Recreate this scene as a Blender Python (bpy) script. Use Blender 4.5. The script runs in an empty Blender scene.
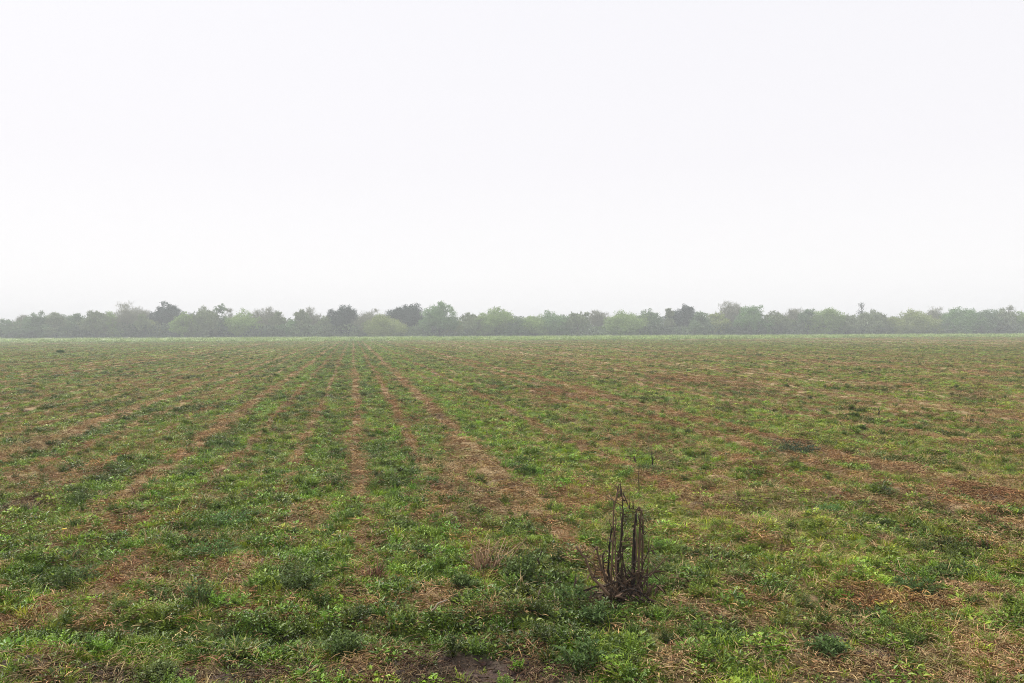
import bpy, math, random
import numpy as np
from mathutils import Matrix, Vector

# ------------------------------------------------------------------ camera, sky, sun, exposure
S = bpy.context.scene
COL = S.collection
PSI = math.radians(11.3)          # the camera looks this far to the right of the crop rows (+Y)
CAMH = 1.65
F = 1024 * 28.0 / 36.0            # focal length in pixels
HOR = 331.3                       # row of the horizon in the picture's middle
ROLL = math.radians(-0.28)
RIGHT = np.array([math.cos(PSI), -math.sin(PSI)])
FWD = np.array([math.sin(PSI), math.cos(PSI)])

cam_d = bpy.data.cameras.new('camera')
cam = bpy.data.objects.new('camera', cam_d)
COL.objects.link(cam)
cam_d.sensor_width = 36.0
cam_d.lens = 28.0
cam_d.clip_start = 0.05
cam_d.clip_end = 6000
PITCH = math.atan((341.5 - HOR) / F)
cam.matrix_world = (Matrix.Translation((0, 0, CAMH)) @ Matrix.Rotation(-PSI, 4, 'Z')
                    @ Matrix.Rotation(math.pi / 2 - PITCH, 4, 'X') @ Matrix.Rotation(ROLL, 4, 'Z'))
S.camera = cam

SUN_EL, SUN_AZ = math.radians(52), math.radians(330)   # azimuth clockwise from +Y
w = bpy.data.worlds.new('World')
S.world = w
w.use_nodes = True
nt = w.node_tree
nt.nodes.clear()
N, L = nt.nodes.new, nt.links.new
out = N('ShaderNodeOutputWorld')
bg = N('ShaderNodeBackground')
bg.inputs['Strength'].default_value = 0.05
sky = N('ShaderNodeTexSky')
sky.sky_type = 'NISHITA'
sky.sun_disc = False
sky.sun_elevation = SUN_EL
sky.sun_rotation = SUN_AZ
sky.dust_density = 6.0
hsv = N('ShaderNodeHueSaturation')
hsv.inputs['Saturation'].default_value = 0.25
L(sky.outputs[0], hsv.inputs['Color'])
tc = N('ShaderNodeTexCoord')
sep = N('ShaderNodeSeparateXYZ')
L(tc.outputs['Generated'], sep.inputs[0])
ramp = N('ShaderNodeValToRGB')                       # cloud deck: a little brighter overhead
e = ramp.color_ramp.elements
e[0].position = 0.0
e[0].color = (1.03, 1.02, 1.03, 1)
e[1].position = 1.0
e[1].color = (1.0, 1.0, 1.0, 1)
for p, c in ((0.07, (1.04, 1.03, 1.035, 1)), (0.2, (0.98, 0.965, 1.0, 1)), (0.4, (0.955, 0.945, 0.99, 1))):
    k = e.new(p)
    k.color = c
L(sep.outputs['Z'], ramp.inputs[0])
zb = N('ShaderNodeMapRange')                         # overhead cloud is brighter than the horizon
zb.inputs['From Min'].default_value = 0.40
zb.inputs['From Max'].default_value = 1.0
zb.inputs['To Min'].default_value = 7.35
zb.inputs['To Max'].default_value = 9.5
L(sep.outputs['Z'], zb.inputs['Value'])
sc_ = N('ShaderNodeVectorMath')
sc_.operation = 'SCALE'
L(ramp.outputs[0], sc_.inputs[0])
L(zb.outputs[0], sc_.inputs['Scale'])
mx = N('ShaderNodeMix')
mx.data_type = 'RGBA'
mx.inputs['Factor'].default_value = 0.96
L(hsv.outputs[0], mx.inputs[6])
L(sc_.outputs[0], mx.inputs[7])
L(mx.outputs[2], bg.inputs['Color'])
L(bg.outputs[0], out.inputs['Surface'])

sun_d = bpy.data.lights.new('sun', 'SUN')
sun_d.energy = 1.5
sun_d.angle = math.radians(10)
sun_d.color = (1.0, 0.96, 0.9)
sun = bpy.data.objects.new('sun', sun_d)
COL.objects.link(sun)
sd = Vector((math.sin(SUN_AZ) * math.cos(SUN_EL), math.cos(SUN_AZ) * math.cos(SUN_EL), math.sin(SUN_EL)))
sun.rotation_euler = sd.to_track_quat('Z', 'Y').to_euler()
sun.location = (0, 0, 40)

vs = S.view_settings
vs.view_transform = 'Standard'
vs.look = 'None'
vs.exposure = 1.45
vs.gamma = 1.0
vs.use_curve_mapping = False
S.render.engine = 'CYCLES'
cy = S.cycles
cy.max_bounces = 5
cy.diffuse_bounces = 3
cy.glossy_bounces = 2
cy.transmission_bounces = 3
cy.volume_bounces = 0
cy.caustics_reflective = False
cy.caustics_refractive = False
cy.filter_width = 1.0
cy.use_denoising = True
cy.denoising_prefilter = 'NONE'
cy.sample_clamp_direct = 3.0
cy.sample_clamp_indirect = 2.0
cy.use_adaptive_sampling = False

rng = np.random.default_rng(11)
random.seed(11)

# ------------------------------------------------------------------ helpers
def _hash(ix, iy, seed):
    h = (ix.astype(np.int64) * 374761393 + iy.astype(np.int64) * 668265263 + seed * 974634777) & 0xFFFFFFFF
    h = ((h ^ (h >> 13)) * 1274126177) & 0xFFFFFFFF
    h = h ^ (h >> 16)
    return (h & 0xFFFFFF) / float(0xFFFFFF)

def vnoise(x, y, seed=0):
    ix, iy = np.floor(x), np.floor(y)
    fx, fy = x - ix, y - iy
    fx, fy = fx * fx * (3 - 2 * fx), fy * fy * (3 - 2 * fy)
    a, b = _hash(ix, iy, seed), _hash(ix + 1, iy, seed)
    c, d = _hash(ix, iy + 1, seed), _hash(ix + 1, iy + 1, seed)
    return a + (b - a) * fx + (c - a) * fy + (a - b - c + d) * fx * fy

def fbm(x, y, seed=0, octaves=3):
    t, a, s = 0.0, 0.5, 0.0
    for o in range(octaves):
        t = t + a * vnoise(x * 2 ** o + 17.3 * o, y * 2 ** o - 9.1 * o, seed + o * 7)
        s += a
        a *= 0.5
    return t / s

def smooth(v, a, b):
    t = np.clip((v - a) / (b - a), 0, 1)
    return t * t * (3 - 2 * t)

def pix(px, py):
    """ground point that a pixel of the photograph looks at"""
    dy = py - (HOR - 0.0049 * (px - 512))
    D = F * CAMH / dy
    u = (px - 512) / F * D
    return RIGHT * u + FWD * D

def at(px, D):
    return RIGHT * ((px - 512) / F * D) + FWD * D

def depth(x, y):
    return x * FWD[0] + y * FWD[1]

def lateral(x, y):
    return x * RIGHT[0] + y * RIGHT[1]

def mesh_np(name, V, Fc, mat=None, attrs=None, smooth_=False):
    """V (n,3); Fc a list of face index arrays, each (m,3) or (m,4)"""
    me = bpy.data.meshes.new(name)
    V = np.asarray(V, dtype=np.float32)
    me.vertices.add(len(V))
    me.vertices.foreach_set('co', V.ravel())
    idx = np.concatenate([f.ravel() for f in Fc]).astype(np.int32)
    lens = np.concatenate([np.full(len(f), f.shape[1]) for f in Fc]).astype(np.int32)
    starts = np.concatenate([[0], np.cumsum(lens)[:-1]]).astype(np.int32)
    me.loops.add(len(idx))
    me.loops.foreach_set('vertex_index', idx)
    me.polygons.add(len(lens))
    me.polygons.foreach_set('loop_start', starts)
    me.polygons.foreach_set('loop_total', lens)
    if smooth_:
        me.polygons.foreach_set('use_smooth', np.ones(len(lens), dtype=bool))
    for k, v in (attrs or {}).items():
        v = np.asarray(v, dtype=np.float32)
        if v.ndim == 1:
            me.attributes.new(k, 'FLOAT', 'POINT').data.foreach_set('value', v)
        else:
            me.attributes.new(k, 'FLOAT_VECTOR', 'POINT').data.foreach_set('vector', v.ravel())
    if mat:
        me.materials.append(mat)
    me.update()
    me.validate()
    return me

def link(name, me, parent=None, loc=None):
    o = bpy.data.objects.new(name, me)
    COL.objects.link(o)
    if parent is not None:
        o.parent = parent
    if loc is not None:
        o.location = loc
    return o

def tag(o, label=None, cat=None, group=None, kind=None):
    for k, v in (('label', label), ('category', cat), ('group', group), ('kind', kind)):
        if v:
            o[k] = v
    return o

class Geo:
    def __init__(self):
        self.V, self.F3, self.F4, self.A, self.n = [], [], [], [], 0
    def add(self, V, F3=None, F4=None, shade=None):
        V = np.asarray(V, float).reshape(-1, 3)
        if F3 is not None and len(F3):
            self.F3.append(np.asarray(F3) + self.n)
        if F4 is not None and len(F4):
            self.F4.append(np.asarray(F4) + self.n)
        self.V.append(V)
        self.A.append(np.full(len(V), 0.5) if shade is None else np.broadcast_to(shade, (len(V),)))
        self.n += len(V)
    def tube(self, pts, radii, sides=6, shade=0.5):
        pts = np.asarray(pts, float)
        n = len(pts)
        tg = np.gradient(pts, axis=0)
        tg /= np.linalg.norm(tg, axis=1)[:, None] + 1e-9
        ref = np.array([0.31, 0.95, 0.08]) if abs(tg[0][2]) > 0.6 else np.array([0.05, 0.1, 1.0])
        a = np.cross(tg, ref)
        a /= np.linalg.norm(a, axis=1)[:, None] + 1e-9
        b = np.cross(tg, a)
        th = np.arange(sides) * 2 * math.pi / sides
        R = np.asarray(radii, float)[:, None, None]
        V = pts[:, None, :] + R * (np.cos(th)[None, :, None] * a[:, None, :] + np.sin(th)[None, :, None] * b[:, None, :])
        i = np.arange(n - 1)[:, None] * sides
        j = np.arange(sides)[None, :]
        k = (j + 1) % sides
        q = np.stack([i + j, i + k, i + sides + k, i + sides + j], -1).reshape(-1, 4)
        V = np.concatenate([V.reshape(-1, 3), pts[:1], pts[-1:]])
        m = n * sides
        c0 = np.stack([k[0], j[0], np.full(sides, m)], -1)
        c1 = np.stack([(n - 1) * sides + j[0], (n - 1) * sides + k[0], np.full(sides, m + 1)], -1)
        self.add(V, np.concatenate([c0, c1]), q, shade)
    def leaves(self, P, D, Nn, ln, wd, fold=0.25, shade=None):
        """folded two-face leaves: base P, direction D, normal Nn"""
        n = len(P)
        D = D / (np.linalg.norm(D, axis=1)[:, None] + 1e-9)
        Sd = np.cross(D, Nn)
        Sd /= np.linalg.norm(Sd, axis=1)[:, None] + 1e-9
        U = np.cross(Sd, D)
        ln, wd = np.broadcast_to(ln, (n,))[:, None], np.broadcast_to(wd, (n,))[:, None]
        b = P
        t = P + D * ln - U * ln * 0.12
        l = P + D * ln * 0.45 + Sd * wd * 0.5 + U * wd * fold
        r = P + D * ln * 0.45 - Sd * wd * 0.5 + U * wd * fold
        V = np.stack([b, l, t, r], 1).reshape(-1, 3)
        i = np.arange(n)[:, None] * 4
        Fc = np.concatenate([i + np.array([[0, 2, 1]]), i + np.array([[0, 3, 2]])])
        sh = rng.random(n) if shade is None else shade
        self.add(V, Fc, None, np.repeat(sh, 4))
    def blades(self, n, R, h0, h1, wdt, lean, flat=0.0):
        """bent tapering grass blades"""
        th, rr = rng.random(n) * 2 * math.pi, R * np.sqrt(rng.random(n))
        base = np.stack([rr * np.cos(th), rr * np.sin(th), np.full(n, -0.01)], -1)
        az = th + rng.normal(0, 0.9, n)
        d = np.stack([np.cos(az), np.sin(az), np.zeros(n)], -1)
        s = np.stack([-np.sin(az), np.cos(az), np.zeros(n)], -1)
        h = h0 + (h1 - h0) * rng.random(n) ** 1.3
        le = np.abs(rng.normal(lean, lean * 0.6, n))
        wv = wdt * (0.6 + 0.8 * rng.random(n))
        rows = []
        for k, (t, wf) in enumerate(((0, 0.8), (0.4, 1.0), (0.75, 0.7), (1, 0.06))):
            c = base + d * (le * h * t ** 1.7)[:, None]
            c[:, 2] += h * (t - flat * t * t) * np.cos(np.clip(le * t * 0.6, 0, 1.2))
            rows += [c + s * (wv * wf / 2)[:, None], c - s * (wv * wf / 2)[:, None]]
        V = np.stack(rows, 1).reshape(-1, 3)
        i = np.arange(n)[:, None] * 8
        q = np.concatenate([i + np.array([[2 * k, 2 * k + 1, 2 * k + 3, 2 * k + 2]]) for k in range(3)])
        self.add(V, None, q, np.repeat(rng.random(n), 8))
    def mesh(self, name, mat, smooth_=False):
        F_ = []
        if self.F3:
            F_.append(np.concatenate(self.F3))
        if self.F4:
            F_.append(np.concatenate(self.F4))
        return mesh_np(name, np.concatenate(self.V), F_, mat, {'shade': np.concatenate(self.A)}, smooth_)

# ------------------------------------------------------------------ materials
def new_mat(name):
    m = bpy.data.materials.new(name)
    m.use_nodes = True
    m.node_tree.nodes.clear()
    return m, m.node_tree.nodes.new, m.node_tree.links.new

def plant_mat(name, c0, c1, tinted=True, transl=0.16, rough=0.6):
    """leaf / straw / bark: colour runs c0..c1 by the leaf's own random shade, times the clump's tint"""
    m, N, L = new_mat(name)
    o = N('ShaderNodeOutputMaterial')
    at_ = N('ShaderNodeAttribute')
    at_.attribute_name = 'shade'
    mix = N('ShaderNodeMix')
    mix.data_type = 'RGBA'
    mix.inputs[6].default_value = (*c0, 1)
    mix.inputs[7].default_value = (*c1, 1)
    L(at_.outputs['Fac'], mix.inputs['Factor'])
    col = mix.outputs[2]
    if tinted:
        ti = N('ShaderNodeAttribute')
        ti.attribute_type = 'INSTANCER'
        ti.attribute_name = 'tint'
        mu = N('ShaderNodeMix')
        mu.data_type = 'RGBA'
        mu.blend_type = 'MULTIPLY'
        mu.inputs['Factor'].default_value = 1
        L(col, mu.inputs[6])
        L(ti.outputs['Vector'], mu.inputs[7])
        col = mu.outputs[2]
    geo = N('ShaderNodeNewGeometry')
    nz = N('ShaderNodeTexNoise')
    nz.inputs['Scale'].default_value = 60.0 if tinted else 3.0
    mr = N('ShaderNodeMapRange')
    mr.inputs['To Min'].default_value = 0.75
    mr.inputs['To Max'].default_value = 1.25
    L(geo.outputs['Position'], nz.inputs['Vector'])
    L(nz.outputs['Fac'], mr.inputs['Value'])
    sc = N('ShaderNodeVectorMath')
    sc.operation = 'SCALE'
    L(col, sc.inputs[0])
    L(mr.outputs[0], sc.inputs['Scale'])
    col = sc.outputs[0]
    bs = N('ShaderNodeBsdfPrincipled')
    bs.inputs['Roughness'].default_value = rough
    bs.inputs['Specular IOR Level'].default_value = 0.25
    L(col, bs.inputs['Base Color'])
    if transl > 0:
        tr = N('ShaderNodeBsdfTranslucent')
        L(col, tr.inputs['Color'])
        ms = N('ShaderNodeMixShader')
        ms.inputs[0].default_value = transl
        L(bs.outputs[0], ms.inputs[1])
        L(tr.outputs[0], ms.inputs[2])
        L(ms.outputs[0], o.inputs['Surface'])
    else:
        L(bs.outputs[0], o.inputs['Surface'])
    return m

M_GRASS = plant_mat('grass_blades', (0.062, 0.108, 0.013), (0.24, 0.325, 0.046), rough=0.45)
M_WEED = plant_mat('weed_leaves', (0.045, 0.085, 0.014), (0.18, 0.265, 0.048), rough=0.42)
M_DRY = plant_mat('dry_grass', (0.27, 0.195, 0.09), (0.52, 0.41, 0.20), transl=0.15)
M_STRAW = plant_mat('straw', (0.20, 0.125, 0.06), (0.59, 0.43, 0.22), transl=0.0, rough=0.7)
M_CLOD = plant_mat('soil_clod', (0.05, 0.034, 0.027), (0.125, 0.085, 0.065), transl=0.0, rough=0.95)
M_BARK = plant_mat('bark', (0.09, 0.075, 0.06), (0.17, 0.15, 0.125), tinted=False, transl=0.0, rough=0.9)
M_STALK = plant_mat('dead_stalk', (0.018, 0.012, 0.009), (0.16, 0.100, 0.064), tinted=False, transl=0.0, rough=0.8)
M_PALESTICK = plant_mat('weathered_stick', (0.26, 0.2, 0.15), (0.42, 0.34, 0.27), tinted=False, transl=0.0, rough=0.8)

# ------------------------------------------------------------------ the field: what grows where
ROWSP = 0.77
ROW0 = 0.07
row_s = {-14: .55, -13: .8, -12: .5, -11: .6, -10: .85, -9: .95, -8: .5, -7: .6, -6: 1.1, -5: .65, -4: .6, -3: 1.1, -2: .85,
         -1: .95, 0: 1.0, 1: .95, 2: 1.1, 3: .4, 4: .9, 5: .4, 6: .45, 7: 1.0, 8: 1.1, 9: .3, 10: .35, 11: .9, 12: .95}
_ri = np.arange(-400, 401)
_rw = smooth(vnoise(_ri * 0.45, _ri * 0.0, 77) * 0.75 + 0.25 * vnoise(_ri * 1.7, _ri * 0.0, 78), 0.3, 0.7)
_rs = np.array([row_s.get(i, 0.2 + 0.95 * _rw[i + 400]) for i in range(-400, 401)])
_rred = np.array([{-6: .0, -3: .15, -2: .8, -1: .7, 0: .5, 1: .9, 2: .2, 7: .7, 8: .8}.get(i, random.random()) for i in range(-400, 401)])
_rg = np.array([{-3: 1.0, -2: .55, -1: 1.0, 0: .9, 1: .55, 2: .7, -4: .6, -5: .45, -6: .55}.get(i, 0.2 + 0.95 * _rw[i + 400]) for i in range(-400, 401)])

# patches seen in the foreground: px, py, half width, half height in the photograph, kind, strength
PATCH = [
    (30, 480, 55, 14, 'straw', .8), (15, 507, 28, 9, 'soil', .7), (120, 525, 30, 12, 'red', .7), (18, 622, 28, 17, 'red', 1.),
    (85, 618, 40, 20, 'tan', .8), (112, 590, 35, 24, 'tan', .8), (305, 515, 26, 14, 'straw', .7), (450, 465, 36, 30, 'straw', .9),
    (505, 500, 42, 20, 'straw', .7), (565, 500, 45, 14, 'red', .6), (490, 560, 17, 28, 'tan', .9), (430, 603, 34, 16, 'straw', .9),
    (525, 610, 45, 9, 'tan', .9), (800, 612, 62, 12, 'tan', .9), (895, 605, 70, 14, 'red', .8), (985, 495, 60, 12, 'red', .9),
    (270, 606, 42, 18, 'tan', .7), (350, 612, 42, 15, 'tan', .7), (690, 490, 30, 9, 'red', .7), (760, 515, 70, 40, 'olive', .8),
    (640, 500, 60, 18, 'olive', .6), (805, 638, 85, 7, 'soil', 1.), (480, 670, 110, 14, 'soil', .8), (270, 676, 90, 9, 'soil', .8),
    (60, 676, 90, 8, 'soil', .6), (870, 656, 48, 8, 'soil', .9), (150, 636, 170, 7, 'dark', .9), (820, 672, 70, 12, 'tan', .7),
    (230, 515, 42, 20, 'lush', 1.), (165, 548, 45, 14, 'lush', .7), (400, 490, 44, 22, 'lush', .8), (600, 640, 60, 30, 'lush', .9),
    (710, 645, 75, 10, 'lush', 1.), (500, 635, 70, 8, 'lush', 1.), (80, 648, 90, 8, 'lush', .8), (60, 572, 60, 24, 'dark', .9),
    (300, 575, 45, 20, 'dark', .8), (535, 572, 46, 26, 'dark', .9), (325, 645, 60, 13, 'dark', .7), (660, 585, 40, 12, 'lush', .6),
    (910, 580, 80, 14, 'lush', .6), (620, 600, 34, 10, 'soil', .8), (830, 508, 16, 8, 'lush', 1.), (75, 495, 26, 8, 'dark', .7),
    (980, 470, 80, 20, 'olive', .7), (900, 540, 110, 22, 'olive', .6), (520, 462, 22, 9, 'lush', .9), (420, 545, 22, 10, 'dark', .7),
    (270, 480, 30, 10, 'lush', .8), (415, 455, 30, 16, 'lush', .7), (600, 430, 60, 12, 'olive', .5), (690, 380, 70, 6, 'red', .4),
    (0, 560, 20, 30, 'dark', .5), (905, 640, 60, 10, 'lush', .8), (640, 440, 40, 10, 'red', .5), (560, 395, 40, 8, 'red', .5)]

def fields(x, y):
    """cover of the ground at world (x, y)"""
    D = np.maximum(depth(x, y), 1.0)
    u = lateral(x, y)
    sc = np.clip(D / 12.0, 1, 6)                        # patches a walker sees get broader far off
    r = (x - ROW0) / ROWSP + (0.10 + 0.14 * smooth(np.abs(x - 0.5), 6, 14)) * (vnoise(x * 0.5, y * 0.25, 3) - 0.5) + 0.10 * (vnoise(x * 2, y * 1.1, 4) - 0.5)
    i = np.floor(r + 0.5)
    d = (r - i) * ROWSP
    ii = np.clip(i.astype(int) + 400, 0, 800)
    along = 0.62 + 0.75 * fbm(i * 7.7 + 40, y * 0.13, 21, 3) + 0.3 * (vnoise(x * 4, y * 2, 22) - 0.5)
    right = smooth(x, 2.2, 7.0)
    wid = 0.055 + 0.05 * vnoise(i * 3.1, y * 0.25, 23) + 0.05 * (_rs[ii] > 1.05) + 0.035 * right * (_rs[ii] > 0.8)
    left = smooth(-x, 5.0, 12.0)
    straw = _rs[ii] * np.exp(-(d / wid) ** 2) * np.clip(along, 0, 1.2) * (1 - 0.05 * right) * (0.55 + 0.45 * smooth(D, 6, 10)) * (0.72 + 0.55 * vnoise(x * 3.3, y * 1.6, 24))
    rowst = straw * 1.15
    gi = np.floor(r).astype(int)                        # the strip between row gi and gi + 1
    lush = _rg[np.clip(gi + 400, 0, 800)]
    big = fbm(x * 0.22, y * 0.05, 31, 3)
    med = (1 - smooth(D, 9, 25)) * fbm(x * 0.9, y * 0.55, 37, 3) + smooth(D, 9, 25) * fbm(x * 0.8, y * 0.10, 38, 3)
    fine = (1 - smooth(D, 12, 30)) * fbm(x * 3.6, y * 3.0, 41, 2) + smooth(D, 12, 30) * fbm(x * 2.4, y * 0.6, 42, 2)
    brown = smooth(0.55 * med + 0.3 * fine + 0.25 * big + 0.0 * right + 0.03 * left, 0.602 + 0.07 * smooth(D, 15, 60), 0.725 + 0.08 * smooth(D, 15, 60))
    straw = np.clip(straw + brown * (0.35 + 0.4 * fine) * (1 - 0.7 * smooth(D, 14, 40)) * (1 - 0.35 * right * smooth(D, 8, 12)), 0, 1.2)
    red = np.clip(0.55 * _rred[ii] * np.exp(-(d / 0.25) ** 2) + 0.3 * smooth(vnoise(x * 0.6, y * 0.5, 51), 0.45, 0.8), 0, 1)
    green = np.clip((0.80 + 0.45 * lush) * (1.22 - 1.1 * np.clip(straw, 0, 1)) * (0.55 + 0.9 * med), 0, 1)
    lushn = np.clip(lush * (1 - 0.75 * right) * (1 - 0.4 * left) * (0.35 + 1.1 * fbm(x * 0.5, y * 0.25, 61, 2)), 0, 1)
    soil = smooth(fbm(x * 1.6, y * 1.3, 71, 3), 0.60, 0.74) * (0.4 + 0.6 * (1 - green))
    dark = smooth(fbm(x * 0.9, y * 0.9, 81, 3), 0.55, 0.7)
    tan = np.clip(smooth(0.6 * fbm(x * 0.8 + 5, y * 0.4, 91, 3) + 0.4 * fbm(x * 3.1, y * 2.4, 92, 2), 0.50, 0.66) + 0.12 + 0.25 * right, 0, 1)
    # the bare headland at the field's near edge
    edge = smooth(-(D + 0.25 * (fbm(u * 1.2, D * 1.2, 95, 2) - 0.5)), -4.02, -3.86)
    edge = edge * (1 - 0.6 * smooth(u, 0.25, 0.45))
    edge = edge * smooth(fbm(u * 2.2, D * 5, 96, 3), 0.30, 0.52)
    soil = np.maximum(soil, 0.95 * edge)
    green = green * (1 - 0.6 * edge)
    for (px, py, hw, hh, kind, st) in PATCH:
        c0 = pix(px, py)
        Dc = depth(*c0)
        rx = hw / F * Dc
        rz = 0.5 * (depth(*pix(px, py - hh)) - depth(*pix(px, min(py + hh, 700))))
        uu = (u - lateral(*c0)) / rx
        vv = (D - Dc) / max(rz, 0.06)
        q = uu * uu + vv * vv
        msk = q < 3.0
        if not msk.any():
            continue
        wgt = np.zeros_like(D)
        wn = q[msk] + 0.9 * (fine[msk] - 0.5) + 1.2 * (vnoise(x[msk] * 5, y[msk] * 5, 99) - 0.5)
        wgt[msk] = st * smooth(-wn, -1.5, -0.4)
        if kind in ('straw', 'red'):
            straw = straw + wgt * (0.9 - straw)
            green = green * (1 - 0.75 * wgt)
            red = red + wgt * ((0.95 if kind == 'red' else 0.1) - red)
        elif kind == 'tan':
            tan = tan + wgt * (1 - tan)
            green = green * (1 - 0.45 * wgt)
        elif kind == 'soil':
            soil = soil + wgt * (1 - soil)
            green = green * (1 - 0.9 * wgt)
            straw = straw * (1 - 0.6 * wgt)
            tan = tan * (1 - 0.8 * wgt)
        elif kind == 'lush':
            green = green + wgt * (1 - green)
            lushn = lushn + wgt * (0.95 - lushn)
            straw = straw * (1 - 0.7 * wgt)
            soil = soil * (1 - wgt)
            tan = tan * (1 - 0.8 * wgt)
        elif kind == 'dark':
            green = green + wgt * (1 - green)
            dark = dark + wgt * (1 - dark)
            straw = straw * (1 - 0.8 * wgt)
            tan = tan * (1 - 0.8 * wgt)
        elif kind == 'olive':
            lushn = lushn * (1 - 0.8 * wgt)
            tan = tan + wgt * 0.5 * (1 - tan)
            green = green + wgt * 0.4 * (1 - green)
    # uncropped verge before the trees
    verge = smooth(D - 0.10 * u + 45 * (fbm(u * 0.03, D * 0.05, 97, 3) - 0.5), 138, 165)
    straw = straw * (1 - 0.7 * verge)
    green = np.maximum(green, 0.7 * verge)
    return dict(D=D, u=u, straw=straw, green=green, lush=lushn, soil=soil, dark=dark, red=red, tan=tan, rowst=np.clip(rowst, 0, 1), right=right,
                verge=verge, edge=edge, strip=0.45 * _hash(gi, gi * 0, 313) + 0.55 * smooth(vnoise(gi * 0.4, gi * 0.0, 314), .3, .7), row=np.exp(-(d / 0.16) ** 2), med=med, fine=fine)

def height(x, y, detail=True):
    D = np.maximum(depth(x, y), 1.0)
    u = lateral(x, y)
    r = (x - ROW0) / ROWSP
    z = 0.022 * np.cos(2 * math.pi * r) * smooth(D, 3.7, 5.5) * (1 - smooth(D, 120, 160))
    z = z + 0.10 * (fbm(x * 0.12, y * 0.12, 101, 2) - 0.5) * smooth(D, 4, 14)
    if detail:
        z = z + 0.11 * (fbm(x * 2.0, y * 2.6, 105, 3) - 0.5) + 0.085 * (fbm(x * 7, y * 9, 109, 4) - 0.5)
    rut = np.exp(-((D - 4.32 - 0.05 * np.sin(u * 2)) / 0.10) ** 2) * smooth(fbm(u * 0.6, D * 0.2, 111, 2), 0.35, 0.55)
    z = z - 0.07 * rut
    z = z - 0.03 * smooth(-D, -4.0, -3.4)
    return z

def hz(x, y):
    return float(height(np.array([float(x)]), np.array([float(y)]))[0])

# ground: one sheet, fine near the camera, reaching past the trees to the horizon
def axis(segs):
    a = []
    for (s, e_, st) in segs:
        a.append(np.arange(s, e_, st))
    return np.concatenate(a + [[segs[-1][1]]])

gx = np.concatenate([-np.geomspace(420, 14, 60)[:-1], np.arange(-14, -4.5, 0.09), np.arange(-4.5, 7.5, 0.03),
                     np.arange(7.5, 30, 0.09), np.geomspace(30, 420, 60)])
gy = np.concatenate([np.linspace(-60, 1.5, 14)[:-1], np.arange(1.5, 10.5, 0.03), np.geomspace(10.5, 230, 420), np.geomspace(240, 520, 10)])
X, Y = np.meshgrid(gx, gy)
xf, yf = X.ravel(), Y.ravel()
zf = height(xf, yf)
fl = fields(xf, yf)
nx, ny = len(gx), len(gy)
ii, jj = np.meshgrid(np.arange(nx - 1), np.arange(ny - 1))
q = (jj * nx + ii).ravel()
quads = np.stack([q, q + 1, q + nx + 1, q + nx], -1)

mg, N, L = new_mat('field_soil')
o_ = N('ShaderNodeOutputMaterial')
bs = N('ShaderNodeBsdfPrincipled')
bs.inputs['Roughness'].default_value = 0.95
bs.inputs['Specular IOR Level'].default_value = 0.15
geo = N('ShaderNodeNewGeometry')
def att(n):
    a = N('ShaderNodeAttribute')
    a.attribute_name = n
    return a.outputs['Fac']
def noise(scale, det=4, rough=0.6, vec=None, stretch=None):
    n = N('ShaderNodeTexNoise')
    n.inputs['Scale'].default_value = scale
    n.inputs['Detail'].default_value = det
    n.inputs['Roughness'].default_value = rough
    if stretch:
        mp = N('ShaderNodeMapping')
        mp.inputs['Scale'].default_value = stretch
        L(geo.outputs['Position'], mp.inputs['Vector'])
        L(mp.outputs[0], n.inputs['Vector'])
    else:
        L(geo.outputs['Position'], n.inputs['Vector'])
    return n.outputs['Fac']
def maprange(v, a, b, c=0.0, d=1.0):
    m = N('ShaderNodeMapRange')
    for k, val in (('From Min', a), ('From Max', b), ('To Min', c), ('To Max', d)):
        m.inputs[k].default_value = val
    L(v, m.inputs['Value'])
    return m.outputs[0]
def mth(op, a, b):
    m = N('ShaderNodeMath')
    m.operation = op
    m.use_clamp = op in ('MULTIPLY', 'ADD')
    for k, v in enumerate((a, b)):
        if isinstance(v, (int, float)):
            m.inputs[k].default_value = v
        else:
            L(v, m.inputs[k])
    return m.outputs[0]
def mixc(f, a, b):
    m = N('ShaderNodeMix')
    m.data_type = 'RGBA'
    for k, v in ((0, f), (6, a), (7, b)):
        if isinstance(v, tuple):
            m.inputs[k].default_value = (*v, 1)
        elif isinstance(v, (int, float)):
            m.inputs[k].default_value = v
        else:
            L(v, m.inputs[k])
    return m.outputs[2]
n_f = noise(45, 5, 0.7)
n_m = noise(7, 5, 0.65)
n_l = noise(1.3, 4, 0.6)
soil_c = mixc(n_f, (0.030, 0.020, 0.017), (0.105, 0.070, 0.056))
soil_c = mixc(maprange(n_l, 0.4, 0.7), soil_c, mixc(n_f, (0.034, 0.023, 0.019), (0.115, 0.077, 0.060)))
straw_c = mixc(maprange(n_f, 0.3, 0.7), (0.19, 0.13, 0.07), (0.48, 0.37, 0.20))
red_c = mixc(maprange(n_f, 0.3, 0.7), (0.13, 0.07, 0.04), (0.32, 0.20, 0.11))
straw_c = mixc(att('red'), straw_c, red_c)
tan_c = mixc(maprange(n_f, 0.3, 0.7), (0.12, 0.095, 0.045), (0.32, 0.255, 0.12))
moss_c = mixc(maprange(n_f, 0.3, 0.7), (0.050, 0.080, 0.014), (0.17, 0.23, 0.044))
lush_c = mixc(maprange(n_f, 0.3, 0.7), (0.035, 0.065, 0.013), (0.125, 0.20, 0.040))
moss_c = mixc(att('lush'), moss_c, lush_c)
sf = maprange(mth('ADD', mth('MULTIPLY', att('straw'), 0.85), mth('MULTIPLY', n_m, 0.35)), 0.35, 0.65)
gf = maprange(mth('ADD', mth('MULTIPLY', att('green'), 0.8), mth('MULTIPLY', n_m, 0.35)), 0.32, 0.72)
tf = mth('MULTIPLY', att('tan'), maprange(n_m, 0.35, 0.6))
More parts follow.
